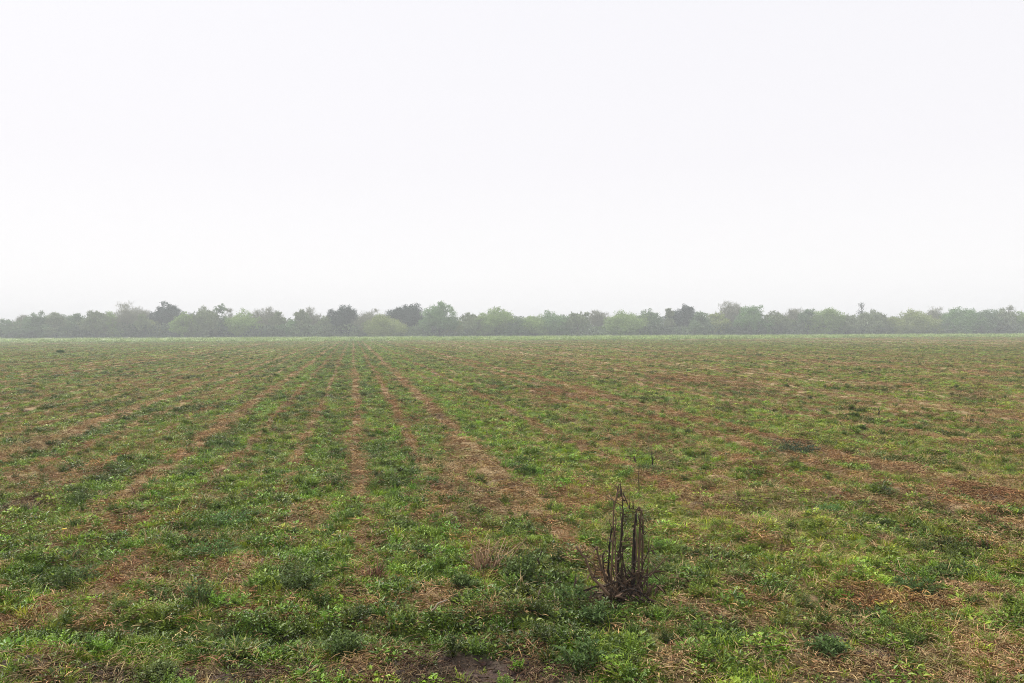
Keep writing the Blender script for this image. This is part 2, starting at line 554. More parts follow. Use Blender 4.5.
c = mixc(tf, soil_c, tan_c)
c = mixc(gf, c, moss_c)
c = mixc(sf, c, straw_c)
c = mixc(mth('MULTIPLY', att('soil'), maprange(n_m, 0.3, 0.55)), c, soil_c)
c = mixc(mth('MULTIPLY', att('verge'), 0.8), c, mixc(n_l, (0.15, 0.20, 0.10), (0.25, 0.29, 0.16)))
L(c, bs.inputs['Base Color'])
bp = N('ShaderNodeBump')
bp.inputs['Strength'].default_value = 1.0
bp.inputs['Distance'].default_value = 0.03
L(mth('ADD', mth('MULTIPLY', n_f, 0.4), mth('MULTIPLY', n_m, 0.6)), bp.inputs['Height'])
L(bp.outputs[0], bs.inputs['Normal'])
L(bs.outputs[0], o_.inputs['Surface'])

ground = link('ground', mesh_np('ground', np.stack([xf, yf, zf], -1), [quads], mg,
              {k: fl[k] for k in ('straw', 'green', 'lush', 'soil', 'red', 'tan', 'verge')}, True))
tag(ground, 'bare brown soil and crop residue of the wide flat field', 'ground', kind='structure')

# ------------------------------------------------------------------ haze: one closed box of even thin air
hb = Geo()
hx, hy0, hy1, hz0, hz1 = 440, -80, 540, -1.6, 10.0
hv = [(sx * hx, yy, zz) for zz in (hz0, hz1) for (sx, yy) in ((-1, hy0), (1, hy0), (1, hy1), (-1, hy1))]
hb.add(hv, None, [(3, 2, 1, 0), (4, 5, 6, 7), (0, 1, 5, 4), (1, 2, 6, 5), (2, 3, 7, 6), (3, 0, 4, 7)])
mh, N, L = new_mat('haze_air')
oh = N('ShaderNodeOutputMaterial')
pv = N('ShaderNodeVolumePrincipled')
pv.inputs['Color'].default_value = (0.95, 0.985, 1.0, 1)
pv.inputs['Density'].default_value = 0.0017
pv.inputs['Anisotropy'].default_value = 0.0
L(pv.outputs[0], oh.inputs['Volume'])
haze = link('haze', hb.mesh('haze', mh))
tag(haze, 'thin pale morning haze over the field', 'haze', kind='stuff')

# ------------------------------------------------------------------ ground cover (nobody could count it): clumps scattered by geometry nodes
def scatter(name, label, cat, variants, P, rot, scl, idx, tint):
    me = bpy.data.meshes.new(name)
    n = len(P)
    me.vertices.add(n)
    me.vertices.foreach_set('co', np.asarray(P, np.float32).ravel())
    for k, v in (('rot', rot), ('scl', scl), ('tint', tint)):
        me.attributes.new(k, 'FLOAT_VECTOR', 'POINT').data.foreach_set('vector', np.asarray(v, np.float32).ravel())
    me.attributes.new('idx', 'INT', 'POINT').data.foreach_set('value', np.asarray(idx, np.int32))
    o = link(name, me)
    tag(o, label, cat, kind='stuff')
    g = bpy.data.node_groups.new(name, 'GeometryNodeTree')
    g.interface.new_socket('Geometry', in_out='INPUT', socket_type='NodeSocketGeometry')
    g.interface.new_socket('Geometry', in_out='OUTPUT', socket_type='NodeSocketGeometry')
    N, L = g.nodes.new, g.links.new
    gi, go = N('NodeGroupInput'), N('NodeGroupOutput')
    iop = N('GeometryNodeInstanceOnPoints')
    g2i = N('GeometryNodeGeometryToInstance')
    for vme in variants:
        src = bpy.data.objects.new(vme.name, vme)      # shapes only, never linked to the scene
        oi = N('GeometryNodeObjectInfo')
        oi.inputs['Object'].default_value = src
        oi.inputs['As Instance'].default_value = False
        L(oi.outputs['Geometry'], g2i.inputs[0])
    def named(k, t):
        a = N('GeometryNodeInputNamedAttribute')
        a.data_type = t
        a.inputs['Name'].default_value = k
        return a.outputs['Attribute']
    e2r = N('FunctionNodeEulerToRotation')
    L(named('rot', 'FLOAT_VECTOR'), e2r.inputs[0])
    L(gi.outputs[0], iop.inputs['Points'])
    L(g2i.outputs[0], iop.inputs['Instance'])
    iop.inputs['Pick Instance'].default_value = True
    L(named('idx', 'INT'), iop.inputs['Instance Index'])
    L(e2r.outputs[0], iop.inputs['Rotation'])
    L(named('scl', 'FLOAT_VECTOR'), iop.inputs['Scale'])
    L(iop.outputs[0], go.inputs[0])
    md = o.modifiers.new('scatter', 'NODES')
    md.node_group = g
    return o

def candidates(rho0, D0, pw, Dmin=2.4, Dmax=214.0):
    """random ground points, density rho0 within D0 and falling off as (D0/D)^pw"""
    Ds = np.geomspace(Dmin, Dmax, 400)
    mid = 0.5 * (Ds[1:] + Ds[:-1])
    wid = 1.5 * mid + 3.0
    n_ = rho0 * np.minimum(1, (D0 / mid) ** pw) * wid * np.diff(Ds)
    cnt = rng.poisson(n_)
    k = np.repeat(np.arange(len(mid)), cnt)
    D = Ds[k] + rng.random(len(k)) * (Ds[k + 1] - Ds[k])
    u = (rng.random(len(k)) - 0.5) * wid[k]
    return RIGHT[0] * u + FWD[0] * D, RIGHT[1] * u + FWD[1] * D, D

def place(x, y, D, s, sz=None, tilt=0.12, grow=0.23, D0=8.0):
    n = len(x)
    far = np.clip(D / D0, 1, None) ** grow
    rot = np.stack([rng.normal(0, tilt, n), rng.normal(0, tilt, n), rng.random(n) * 2 * math.pi], -1)
    sx = s * far
    szz = (s if sz is None else sz) * far ** 0.35
    return np.stack([x, y, height(x, y)], -1), rot, np.stack([sx, sx, szz], -1)

def var_tint(n, base, amt):
    t = np.asarray(base, float)
    t = np.broadcast_to(t, (n, 3)).copy()
    t *= np.exp(rng.normal(0, amt, n).clip(-1.7 * amt, 1.5 * amt))[:, None]
    t *= np.exp(rng.normal(0, amt * 0.28, (n, 3)).clip(-.2, .2))
    return t

# grass tufts
gv = []
for k in range(6):
    g = Geo()
    g.blades([46, 60, 40, 70, 34, 50][k], [.055, .07, .05, .09, .06, .08][k], 0.035, [.10, .085, .13, .07, .12, .09][k],
             [.0045, .004, .005, .004, .006, .0045][k], [.55, .8, .5, 1.0, .6, .9][k], 0.15)
    gv.append(g.mesh('grass_tuft', M_GRASS))
x, y, D = candidates(470, 6.5, 1.3)
f = fields(x, y)
keep = rng.random(len(x)) < np.clip(f['green'] * 1.0 + 0.25 * f['tan'] * (1 - f['soil']), 0, 1) * (1 - 0.85 * f['soil']) * (1 - 0.5 * np.clip(f['straw'], 0, 1)) * (1 - 0.92 * f['rowst'] * smooth(D, 5, 9))
x, y, D = x[keep], y[keep], D[keep]
f = {k: v[keep] for k, v in f.items()}
P, R_, Sc = place(x, y, D, 0.36 + 0.40 * rng.random(len(x)) * (0.7 + 0.6 * f['lush']))
fresh, olive, yel = np.array([1.17, 1.22, 0.62]), np.array([1.42, 1.27, 0.64]), np.array([1.6, 1.2, 0.9])
lu = np.clip(f['lush'] * 1.2, 0, 1)[:, None]
ye = np.clip(f['tan'] * 0.8, 0, 1)[:, None]
tint = fresh * lu + olive * (1 - lu)
tint = tint * (1 - ye * 0.7) + yel * ye * 0.7
tint = tint * (0.80 + 0.42 * f['strip'])[:, None] * 1.08
tint = tint * (1 - 0.35 * f['dark'][:, None]) * var_tint(len(x), (1, 1, 1), 0.33)
NG = len(x)
scatter('grass', 'short green grass growing thick between the old crop rows', 'grass', gv, P, R_, Sc, rng.integers(0, 6, len(x)), tint)

# broadleaf and feathery weeds, low
def weed_mesh(n, R, H, ln, wd, mat, feather=False):
    g = Geo()
    if feather:
        for s in range(n):
            a = rng.random() * 2 * math.pi
            lean = 0.25 + 0.9 * rng.random()
            h = H * (0.5 + 0.5 * rng.random())
            d = np.array([math.cos(a) * lean, math.sin(a) * lean, 1.0])
            d /= np.linalg.norm(d)
            m = 14
            t = np.linspace(0.2, 1, m)
            base = np.array([math.cos(a), math.sin(a), 0]) * R * 0.25 * rng.random()
            pts = base + d * (t * h)[:, None]
            pts[:, 2] -= 0.25 * h * t * t * lean
            sd = np.array([-math.sin(a), math.cos(a), 0])
            side = np.where(np.arange(m) % 2 == 0, 1, -1)[:, None]
            dr = sd * side + d * 0.7 + rng.normal(0, 0.25, (m, 3))
            nn = np.array([0, 0, 1.0]) + rng.normal(0, 0.3, (m, 3))
            g.leaves(pts, dr, nn, ln * (1.2 - 0.6 * t) * (0.7 + 0.6 * rng.random(m)), wd)
            g.tube([base, base + d * h * 0.5, pts[-1]], [0.002, 0.0015, 0.0008], 3, 0.3)
    else:
        a = rng.random(n) * 2 * math.pi
        rr = R * np.sqrt(rng.random(n))
        hh = H * (1 - (rr / R) ** 2 * 0.7) * (0.25 + 0.75 * rng.random(n))
        P = np.stack([rr * np.cos(a), rr * np.sin(a), hh], -1)
        az = a + rng.normal(0, 0.9, n)
        D_ = np.stack([np.cos(az), np.sin(az), 0.35 + rng.normal(0, 0.45, n)], -1)
        Nn = np.stack([-0.4 * np.cos(az), -0.4 * np.sin(az), np.ones(n)], -1) + rng.normal(0, 0.35, (n, 3))
        g.leaves(P, D_, Nn, ln * (0.5 + 0.8 * rng.random(n)), wd * (0.5 + 0.8 * rng.random(n)))
        for s in range(5):
            k = rng.integers(0, n)
            g.tube([(0, 0, -0.01), P[k] * 0.5, P[k]], [0.003, 0.002, 0.001], 3, 0.3)
    return g.mesh('low_weed', mat)
wv = [weed_mesh(70, .09, .07, .040, .018, M_WEED), weed_mesh(90, .11, .10, .034, .014, M_WEED), weed_mesh(50, .07, .05, .045, .022, M_WEED),
      weed_mesh(20, .10, .13, .022, .008, M_WEED, True), weed_mesh(26, .12, .10, .020, .008, M_WEED, True)]
x, y, D = candidates(230, 6.5, 1.3)
f = fields(x, y)
pr = np.clip(0.75 * f['green'] * (0.25 + 0.5 * f['lush'] + 0.7 * f['dark']), 0, 1) * (1 - 0.8 * f['soil']) * (1 - 0.8 * np.clip(f['straw'], 0, 1)) * (1 - 0.92 * f['rowst'] * smooth(D, 5, 9)) + 0.04
keep = rng.random(len(x)) < pr * (1 - 0.6 * f['verge'])
x, y, D = x[keep], y[keep], D[keep]
f = {k: v[keep] for k, v in f.items()}
P, R_, Sc = place(x, y, D, 0.35 + 0.65 * rng.random(len(x)))
lu = f['lush'][:, None]
tint = np.array([1.2, 1.26, 0.66]) * lu + np.array([1.36, 1.16, 0.72]) * (1 - lu)
tint = tint * (1 - 0.35 * f['dark'][:, None]) * var_tint(len(x), (1, 1, 1), 0.36) * (0.84 + 0.42 * f['strip'])[:, None]
NW = len(x)
scatter('low_weeds', 'low leafy green weeds covering the ground among the grass', 'weeds', wv, P, R_, Sc, rng.integers(0, 5, len(x)), tint)

# dry tan grass
dv = []
for k in range(4):
    g = Geo()
    g.blades([36, 28, 44, 24][k], [.06, .08, .09, .05][k], 0.04, [.14, .10, .09, .18][k], .0035, [.6, 1.1, 1.4, .5][k], 0.2)
    dv.append(g.mesh('dry_tuft', M_DRY))
x, y, D = candidates(240, 6.5, 1.35)
f = fields(x, y)
keep = rng.random(len(x)) < np.clip(0.09 + 0.5 * f['tan'] + 0.22 * np.clip(f['straw'], 0, 1), 0, 1) * (1 - 0.75 * f['soil']) * (1 - 0.6 * f['lush'])
x, y, D = x[keep], y[keep], D[keep]
f = {k: v[keep] for k, v in f.items()}
P, R_, Sc = place(x, y, D, 0.4 + 0.6 * rng.random(len(x)))
rd = f['red'][:, None] * 0.6
tint = (np.array([0.95, 0.95, 0.9]) * (1 - rd) + np.array([0.75, 0.6, 0.45]) * rd) * var_tint(len(x), (1, 1, 1), 0.22)
scatter('dry_grass', 'withered tan grass scattered through the green', 'dry grass', dv, P, R_, Sc, rng.integers(0, 4, len(x)), tint)

# straw litter lying along the rows
sv = []
for k in range(5):
    g = Geo()
    n = [60, 48, 70, 36, 52][k]
    R0 = [.13, .10, .16, .09, .14][k]
    for s in range(n):
        a, r0 = rng.random() * 6.283, R0 * math.sqrt(rng.random())
        p = np.array([math.cos(a) * r0, math.sin(a) * r0, 0.004 + 0.03 * rng.random() ** 2])
        b = rng.random() * 6.283
        ln = 0.018 + 0.085 * rng.random() ** 2.2
        d = np.array([math.cos(b), math.sin(b), rng.normal(0.05, 0.22)])
        if s % 3 == 0:
            g.tube([p, p + d * ln * 0.5 + (0, 0, 0.004), p + d * ln], np.array([1, 1, .8]) * (0.0010 + 0.0018 * rng.random()), 4, rng.random())
        else:
            g.leaves(p[None], d[None], np.array([[rng.normal(0, .4), rng.normal(0, .4), 1.0]]), ln, 0.003 + 0.006 * rng.random(), 0.5)
    sv.append(g.mesh('straw_bits', M_STRAW))
x, y, D = candidates(210, 6.5, 1.15)
f = fields(x, y)
keep = rng.random(len(x)) < np.clip((0.17 + 0.04 * f['right'] + 0.15 * f['tan']) * (1 - 0.7 * smooth(D, 25, 90)) + (1.1 - 0.3 * smooth(D, 30, 90)) * f['straw'] + 0.2 * f['soil'], 0, 1) * (1 - 0.75 * f['verge'])
x, y, D = x[keep], y[keep], D[keep]
f = {k: v[keep] for k, v in f.items()}
P, R_, Sc = place(x, y, D, 0.5 + 0.55 * rng.random(len(x)))
P[:, 2] += 0.006
rd = f['red'][:, None]
so = np.clip(f['soil'] * (1 - f['straw']), 0, 1)[:, None]       # old rotten litter on bare earth is darker
tint = (np.array([1.0, 0.98, 0.95]) * (1 - rd) + np.array([0.80, 0.62, 0.48]) * rd) * (1 - so * np.array([0.68, 0.68, 0.62])) * var_tint(len(x), (1, 1, 1), 0.25)
NS = len(x)
scatter('straw', 'broken tan and rust brown crop stubble littering the rows', 'straw', sv, P, R_, Sc, rng.integers(0, 5, len(x)), tint)

# soil clods
def clod(seed):
    import bmesh
    bm = bmesh.new()
    bmesh.ops.create_icosphere(bm, subdivisions=2, radius=1)
    r = random.Random(seed)
    off = [Vector((r.uniform(-1, 1), r.uniform(-1, 1), r.uniform(-1, 1))).normalized() for _ in range(9)]
    V = []
    for v in bm.verts:
        k = 1 + sum(0.16 * (i % 2 * 2 - 1) * max(0, v.co.dot(o)) ** 3 for i, o in enumerate(off)) + r.uniform(-.07, .07)
        V.append((v.co.x * k, v.co.y * k * 0.85, v.co.z * k * 0.65))
    g = Geo()
    g.add(V, [[v.index for v in f.verts] for f in bm.faces], None, r.random())
    bm.free()
    return g.mesh('clod', M_CLOD)
cv = [clod(k) for k in range(4)]
x, y, D = candidates(1800, 4.5, 2.6, Dmax=25)
f = fields(x, y)
keep = rng.random(len(x)) < np.clip(0.04 + 0.8 * f['soil'] + 0.15 * f['edge'], 0, 1)
x, y, D = x[keep], y[keep], D[keep]
n = len(x)
P, R_, Sc = place(x, y, D, 0.003 + 0.015 * rng.random(n) ** 3)
Sc[:, 2] = Sc[:, 0]
scatter('soil_clods', 'dark brown crumbled clods of earth on the bare patches', 'soil', cv, P, R_, Sc, rng.integers(0, 4, n), var_tint(n, (1, 1, 1), 0.2))

# pale verge grass in front of the trees
x, y, D = candidates(0.9, 400, 1.0, 145, 222)
f = fields(x, y)
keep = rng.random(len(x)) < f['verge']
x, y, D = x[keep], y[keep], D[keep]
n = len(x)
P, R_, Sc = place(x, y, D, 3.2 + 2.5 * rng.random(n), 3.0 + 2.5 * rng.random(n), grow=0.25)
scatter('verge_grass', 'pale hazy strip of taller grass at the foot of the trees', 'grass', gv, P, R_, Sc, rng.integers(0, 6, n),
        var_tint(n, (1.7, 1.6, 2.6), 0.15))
print('instances grass', NG, 'weeds', NW, 'straw', NS)

# ------------------------------------------------------------------ the tree line
TREE_M = {
    'pale':   plant_mat('leaf_pale_green', (0.19, 0.29, 0.07), (0.34, 0.47, 0.13), False, 0.3),
    'yellow': plant_mat('leaf_yellow_green', (0.22, 0.28, 0.075), (0.37, 0.43, 0.13), False, 0.3),
    'green':  plant_mat('leaf_mid_green', (0.12, 0.225, 0.08), (0.24, 0.38, 0.14), False, 0.3),
    'teal':   plant_mat('leaf_grey_green', (0.11, 0.18, 0.08), (0.21, 0.31, 0.14), False, 0.25),
    'dark':   plant_mat('leaf_dark_evergreen', (0.020, 0.045, 0.030), (0.06, 0.105, 0.065), False, 0.15),
    'grey':   plant_mat('twig_grey', (0.16, 0.20, 0.095), (0.31, 0.37, 0.19), False, 0.1),
    'bare':   plant_mat('twig_bare', (0.20, 0.205, 0.135), (0.37, 0.38, 0.25), False, 0.1),
}
M_THICK = plant_mat('thicket_twigs', (0.075, 0.105, 0.065), (0.25, 0.33, 0.16), False, 0.1)

def tree(label, px, top, wpx, style, D=None, gapy=0.55, group=None, lobes=None, base_frac=0.18):
    D = D or 224 + 8 * rng.random()
    c = at(px, D)
    zt = CAMH + (HOR - 0.0049 * (px - 512) - top) / F * D
    W = wpx / F * D
    H = max(zt, 1.5)
    root = bpy.data.objects.new('tree', None)
    COL.objects.link(root)
    root.location = (c[0], c[1], hz(c[0], c[1]) - 0.05)
    tag(root, label, 'tree', group)
    # lobes of the crown fill a rounded, uneven outline
    nl = lobes or int(8 + W * 0.9)
    Ls = []
    for k in range(nl):
        a = rng.random() * 6.283
        rr = math.sqrt(rng.random())
        size = W * (0.15 + 0.09 * rng.random())
        if W < 3.2:
            size *= 1.25
        lim = math.sqrt(1 - 0.75 * rr * rr) * (0.86 + 0.2 * rng.random())
        zlo, zhi = H * 0.2, max(H * (0.42 + 0.58 * lim) - size * 0.85, H * 0.32)
        zc = zlo + (zhi - zlo) * (rng.random() ** 0.55)
        Ls.append((math.cos(a) * rr * (W * 0.5 - size * 0.7), math.sin(a) * rr * W * 0.4, zc, size * (1.0 + .25 * rng.random()), size * (0.8 + .25 * rng.random())))
    size = W * 0.2
    for k in range(2):
        Ls.append((rng.normal(0, W * 0.10), rng.normal(0, W * .1), H - size * (0.7 + 0.3 * k), size, size * 0.8))
    # trunk and limbs
    g = Geo()
    r0 = 0.014 * H * (0.7 + 0.3 * rng.random())
    ns = 1 if style in ('dark', 'green') else 2
    for s in range(ns):
        bx = rng.normal(0, 0.25) if ns > 1 else 0
        fork = np.array([bx * 2.5, rng.normal(0, .3), H * 0.32])
        g.tube([(bx, 0, -0.15), (bx * 1.4 + .1, 0.05, H * 0.15), fork], [r0 * 1.25, r0, r0 * 0.8], 6, rng.random())
        for (lx, ly, lz, la, lb) in Ls[s::ns]:
            tip = np.array([lx, ly, lz + lb * 0.4])
            mid = fork * 0.5 + tip * 0.5 + (0, 0, -0.05 * H)
            g.tube([fork, mid, tip], [r0 * 0.5, r0 * 0.3, r0 * 0.08], 4, rng.random())
    link('trunk', g.mesh('trunk', M_BARK), root)
    # foliage
    sparse = style in ('bare',)
    g = Geo()
    for (lx, ly, lz, la, lb) in Ls:
        m = int((250 if style == 'dark' else 190 if not sparse else 75) * (la / 1.0) ** 1.8) + 16
        v = rng.normal(0, 1, (m, 3))
        v /= np.linalg.norm(v, axis=1)[:, None]
        rad = rng.random(m)[:, None] ** 0.45 * (1 + 0.22 * rng.normal(0, 1, (m, 1)).clip(-1.2, 1.6))
        nt_ = 9 + int(la * 5)                        # the lobe's leaves sit in tufts with gaps between
        tv = rng.normal(0, 1, (nt_, 3))
        tv /= np.linalg.norm(tv, axis=1)[:, None]
        tc_ = tv * (0.45 + 0.6 * rng.random((nt_, 1)))
        P = np.array([lx, ly, lz]) + (tc_[rng.integers(0, nt_, m)] + v * rad * 0.36) * np.array([la, la, lb])
        P = P[P[:, 2] > 0.3]
        m = len(P)
        if not m:
            continue
        if sparse or style == 'grey':
            D_ = np.stack([rng.normal(0, .5, m), rng.normal(0, .5, m), 0.4 + rng.random(m)], -1)
            g.leaves(P, D_, rng.normal(0, 1, (m, 3)), (0.5 if sparse else 0.35) + 0.5 * rng.random(m), (0.045 if sparse else 0.16) + 0.06 * rng.random(m), 0.2)
        else:
            D_ = rng.normal(0, 1, (m, 3)) + (0, 0, 0.2)
            g.leaves(P, D_, rng.normal(0, 1, (m, 3)), 0.22 + 0.24 * rng.random(m), 0.14 + 0.12 * rng.random(m), 0.2)
    if sparse:                                       # some haze-thin young leaf too
        m = int(260 * W / 6)
        k = rng.integers(0, len(Ls), m)
        LL = np.array(Ls)[k]
        v = rng.normal(0, 0.5, (m, 3))
        P = LL[:, :3] + v * np.stack([LL[:, 3], LL[:, 3], LL[:, 4]], -1)
        P[:, 2] = np.clip(P[:, 2], 0.4, H)
        g.leaves(P, rng.normal(0, 1, (m, 3)), rng.normal(0, 1, (m, 3)), 0.22 + 0.15 * rng.random(m), 0.16, 0.2)
    link('crown', g.mesh('crown', TREE_M[style]), root)
    return root

GP = 'trees along the far edge of the field'
TREES = [
    (6, 319, 18, 'teal', 'grey green tree at the left edge of the photo'),
    (22, 315.5, 16, 'bare', 'pale twiggy tree second from the left edge of the photo'),
    (37, 312.5, 24, 'teal', 'rounded grey green tree standing right of the pale twiggy one at far left'),
    (57, 314, 20, 'grey', 'greyish tree between two rounded grey green trees at far left'),
    (72, 313.5, 22, 'teal', 'grey green tree just left of the sky notch in the far left tree line'),
    (95, 312, 18, 'grey', 'brownish grey tree just right of the sky notch in the far left tree line'),
    (110, 313, 18, 'pale', 'thin pale green tree left of the tall bare brownish crown'),
    (129, 304.5, 30, 'bare', 'tall bare brownish see-through tree left of the dark double crowned one'),
    (144, 315, 11, 'grey', 'small grey knob of a tree squeezed against the tall bare brownish crown'),
    (151, 320, 14, 'yellow', 'low yellow green bushy tree in the dip left of the dark double crowned one'),
    (171, 302.8, 28, 'dark', 'dark double crowned tree standing above pale brush, leftmost of the dark trees'),
    (185, 313, 22, 'pale', 'pale green tree tucked under the right side of the dark double crowned one'),
    (203, 309.5, 26, 'grey', 'broad olive grey flat topped tree right of the dark double crowned one'),
    (220, 304.5, 12, 'teal', 'slim open topped tree rising above the broad olive grey one'),
    (229, 309, 10, 'bare', 'small bare tree leaning beside the slim open topped one'),
    (244, 310, 26, 'pale', 'pale green rounded tree right of the slim open topped one'),
    (265, 309, 24, 'bare', 'airy bare pale tree left of the wide dip in the tree line'),
    (277, 312.5, 12, 'grey', 'small grey tree at the left brink of the wide dip in the tree line'),
    (290, 319.5, 15, 'green', 'low green bushy tree at the bottom of the wide dip in the tree line'),
    (301, 311, 14, 'grey', 'open grey tree at the right brink of the wide dip in the tree line'),
    (312, 307.5, 15, 'bare', 'wispy bare tree left of the dense dark lumpy one'),
    (326, 317, 16, 'grey', 'short greyish tree filling in below the wispy bare one'),
    (343, 306, 27, 'dark', 'dense dark lumpy tree, second dark one from the left'),
    (371, 310.5, 26, 'bare', 'airy pale tree between the two dense dark trees'),
    (384, 315.5, 40, 'yellow', 'broad yellow green tree in front of the widest dark one'),
    (406, 304.8, 33, 'dark', 'widest dark evergreen tree, just left of the tallest feathery crown'),
    (439, 302, 25, 'green', 'tall feathery pale green tree with pointed top beside the widest dark one'),
    (457, 318, 20, 'yellow', 'low olive tree right of the tall feathery pointed one'),
    (472, 314, 24, 'grey', 'pinkish grey tree between the tall feathery crown and a rounded pale one'),
    (496, 307.5, 27, 'pale', 'rounded pale green tree left of the long low stretch of the tree line'),
    (516, 317, 24, 'teal', 'low greyish green tree at the start of the long low stretch'),
    (533, 315, 22, 'pale', 'pale green tree in the middle of the long low stretch, lower than its right neighbour'),
    (553, 311.8, 30, 'green', 'wide mid green tree in the long low stretch of the tree line'),
    (578, 312.5, 15, 'grey', 'grey knob topped tree left of the purplish bare one'),
    (600, 311, 20, 'bare', 'purplish bare twiggy tree near the middle of the tree line'),
    (626, 311.5, 42, 'pale', 'very wide pale green tree right of the purplish bare one'),
    (651, 309.5, 20, 'teal', 'darker grey green tree rising behind the very wide pale one'),
    (669, 309.5, 8, 'grey', 'tiny narrow grey tree just left of the dark domed one'),
    (684, 304.5, 23, 'dark', 'dark dome shaped evergreen tree, rightmost of the dense dark trees'),
    (700, 311, 20, 'teal', 'grey green tree at the right shoulder of the dark domed one'),
    (717, 312, 18, 'yellow', 'yellowish tree between the dark dome and the tall bare pale crown'),
    (734, 303, 26, 'bare', 'tall bare pale grey tree right of the dark domed one'),
    (751, 305, 26, 'green', 'bluish green tree with a gappy top beside the tall bare pale one'),
    (773, 312.5, 22, 'grey', 'grey brown tree sloping down from the gappy bluish green one'),
    (796, 309, 18, 'bare', 'bare grey tree left of the bright pale green mound'),
    (807, 308.5, 12, 'teal', 'narrow grey green tree touching the bright pale green mound'),
    (826, 307.8, 36, 'pale', 'bright pale green mound shaped tree left of the lone spire'),
    (847, 316, 18, 'grey', 'low grey tree at the foot of the lone spire'),
    (873, 312, 26, 'grey', 'flat topped grey brown tree right of the lone spire'),
    (893, 315.5, 18, 'yellow', 'small yellowish tree right of the flat topped grey brown one'),
    (914, 309, 30, 'yellow', 'thin topped yellow green tree in the right part of the tree line'),
    (938, 308.5, 22, 'bare', 'bare grey tree left of the dense teal green dome'),
    (961, 307.3, 28, 'green', 'dense teal green domed tree near the right edge of the photo'),
    (983, 309, 22, 'teal', 'lower green tree joined to the right side of the teal green dome'),
    (1002, 310.5, 20, 'grey', 'grey green tree second from the right edge of the photo'),
    (1011, 306.5, 8, 'bare', 'thin bare tree poking up near the right edge of the photo'),
    (1021, 312, 18, 'pale', 'pale green tree at the right edge of the photo'),
]
for (px, top, wp, st, lb) in TREES:
    tree(lb, px, top, max(wp * (1.5 if wp < 34 else 1.15), 14), st, D=(223 if st in ('dark', 'bare') else 217.5) + 5 * rng.random(), group=GP)

# the lone spire: a tall broken dark tree
def spire():
    D = 226
    c = at(861, D)
    root = bpy.data.objects.new('tree', None)
    COL.objects.link(root)
    root.location = (c[0], c[1], 0)
    tag(root, 'lone tall narrow dark tree with a broken looking top, right half of the tree line', 'tree', GP)
    H = CAMH + (HOR - 1.7 - 303.5) / F * D
    g = Geo()
    g.tube([(0, 0, -.2), (.1, 0, H * .4), (.3, 0, H * .75), (.2, 0, H)], [.3, .25, .15, .05], 7, 0.2)
    for z, s in ((.5, -1), (.62, 1), (.72, -1), (.85, 1), (.9, -1)):
        g.tube([(.15, 0, H * z), (.15 + s * .6, .1, H * z + .5), (.15 + s * 1.0, .1, H * z + 1.0)], [.09, .06, .02], 5, 0.2)
    link('trunk', g.mesh('trunk', M_BARK), root)
    g = Geo()
    for (cx, cz, a, b, m) in ((.2, .97, .75, .45, 70), (.3, .86, .55, .5, 50), (-.2, .72, 1.0, .7, 90), (.2, .55, 1.3, .9, 150), (-.3, .38, 1.9, 1.2, 260), (.1, .2, 2.2, 1.2, 320)):
        v = rng.normal(0, .55, (m, 3))
        P = np.array([cx, 0, cz * H]) + v * np.array([a, a, b])
        g.leaves(P, rng.normal(0, 1, (m, 3)), rng.normal(0, 1, (m, 3)), .3, .2, .2)
    link('crown', g.mesh('crown', TREE_M['dark']), root)
spire()

# the brush under and behind them reads as one mass
g = Geo()
for band, (D0, D1, n, h0, h1, fl_) in enumerate(((219, 230, 80000, 1.6, 4.6, 0.0), (231, 250, 90000, 3.8, 6.6, 0.1))):
    px = rng.uniform(-260, 1290, n)
    D = D0 + (D1 - D0) * rng.random(n) - (7 * fbm(px * 0.02, px * 0, 151, 3) * rng.random(n) if band == 0 else 0)
    u = (px - 512) / F * D
    P2 = RIGHT[None] * u[:, None] + FWD[None] * D[:, None]
    top = h0 + (h1 - h0) * fbm(u * 0.12, D * 0.1, 131 + band, 3) * 1.1
    z = top * rng.random(n) ** 1.2
    P = np.concatenate([P2, z[:, None]], 1)
    D_ = np.stack([rng.normal(0, .6, n), rng.normal(0, .6, n), 0.3 + rng.random(n)], -1)
    g.leaves(P, D_, rng.normal(0, 1, (n, 3)), 0.4 + 0.5 * rng.random(n), 0.24 + 0.22 * rng.random(n), 0.2, shade=np.clip(0.75 * smooth(fbm(u * 0.10, D * 0.3, 141 + band, 3), 0.35, 0.68) + 0.25 * rng.random(n), 0, 1))
th = link('thicket', g.mesh('thicket', M_THICK))
tag(th, 'dim grey brown brush filling the space under and behind the trees', 'brush', kind='stuff')

# ------------------------------------------------------------------ foreground things
def pt(px, py, D, off=0.0):
    """point at picture position (px, py) and distance D + off"""
    d = D + off
    p = at(px, d)
    return np.array([p[0], p[1], CAMH - (py - (HOR - 0.0049 * (px - 512))) / F * d])

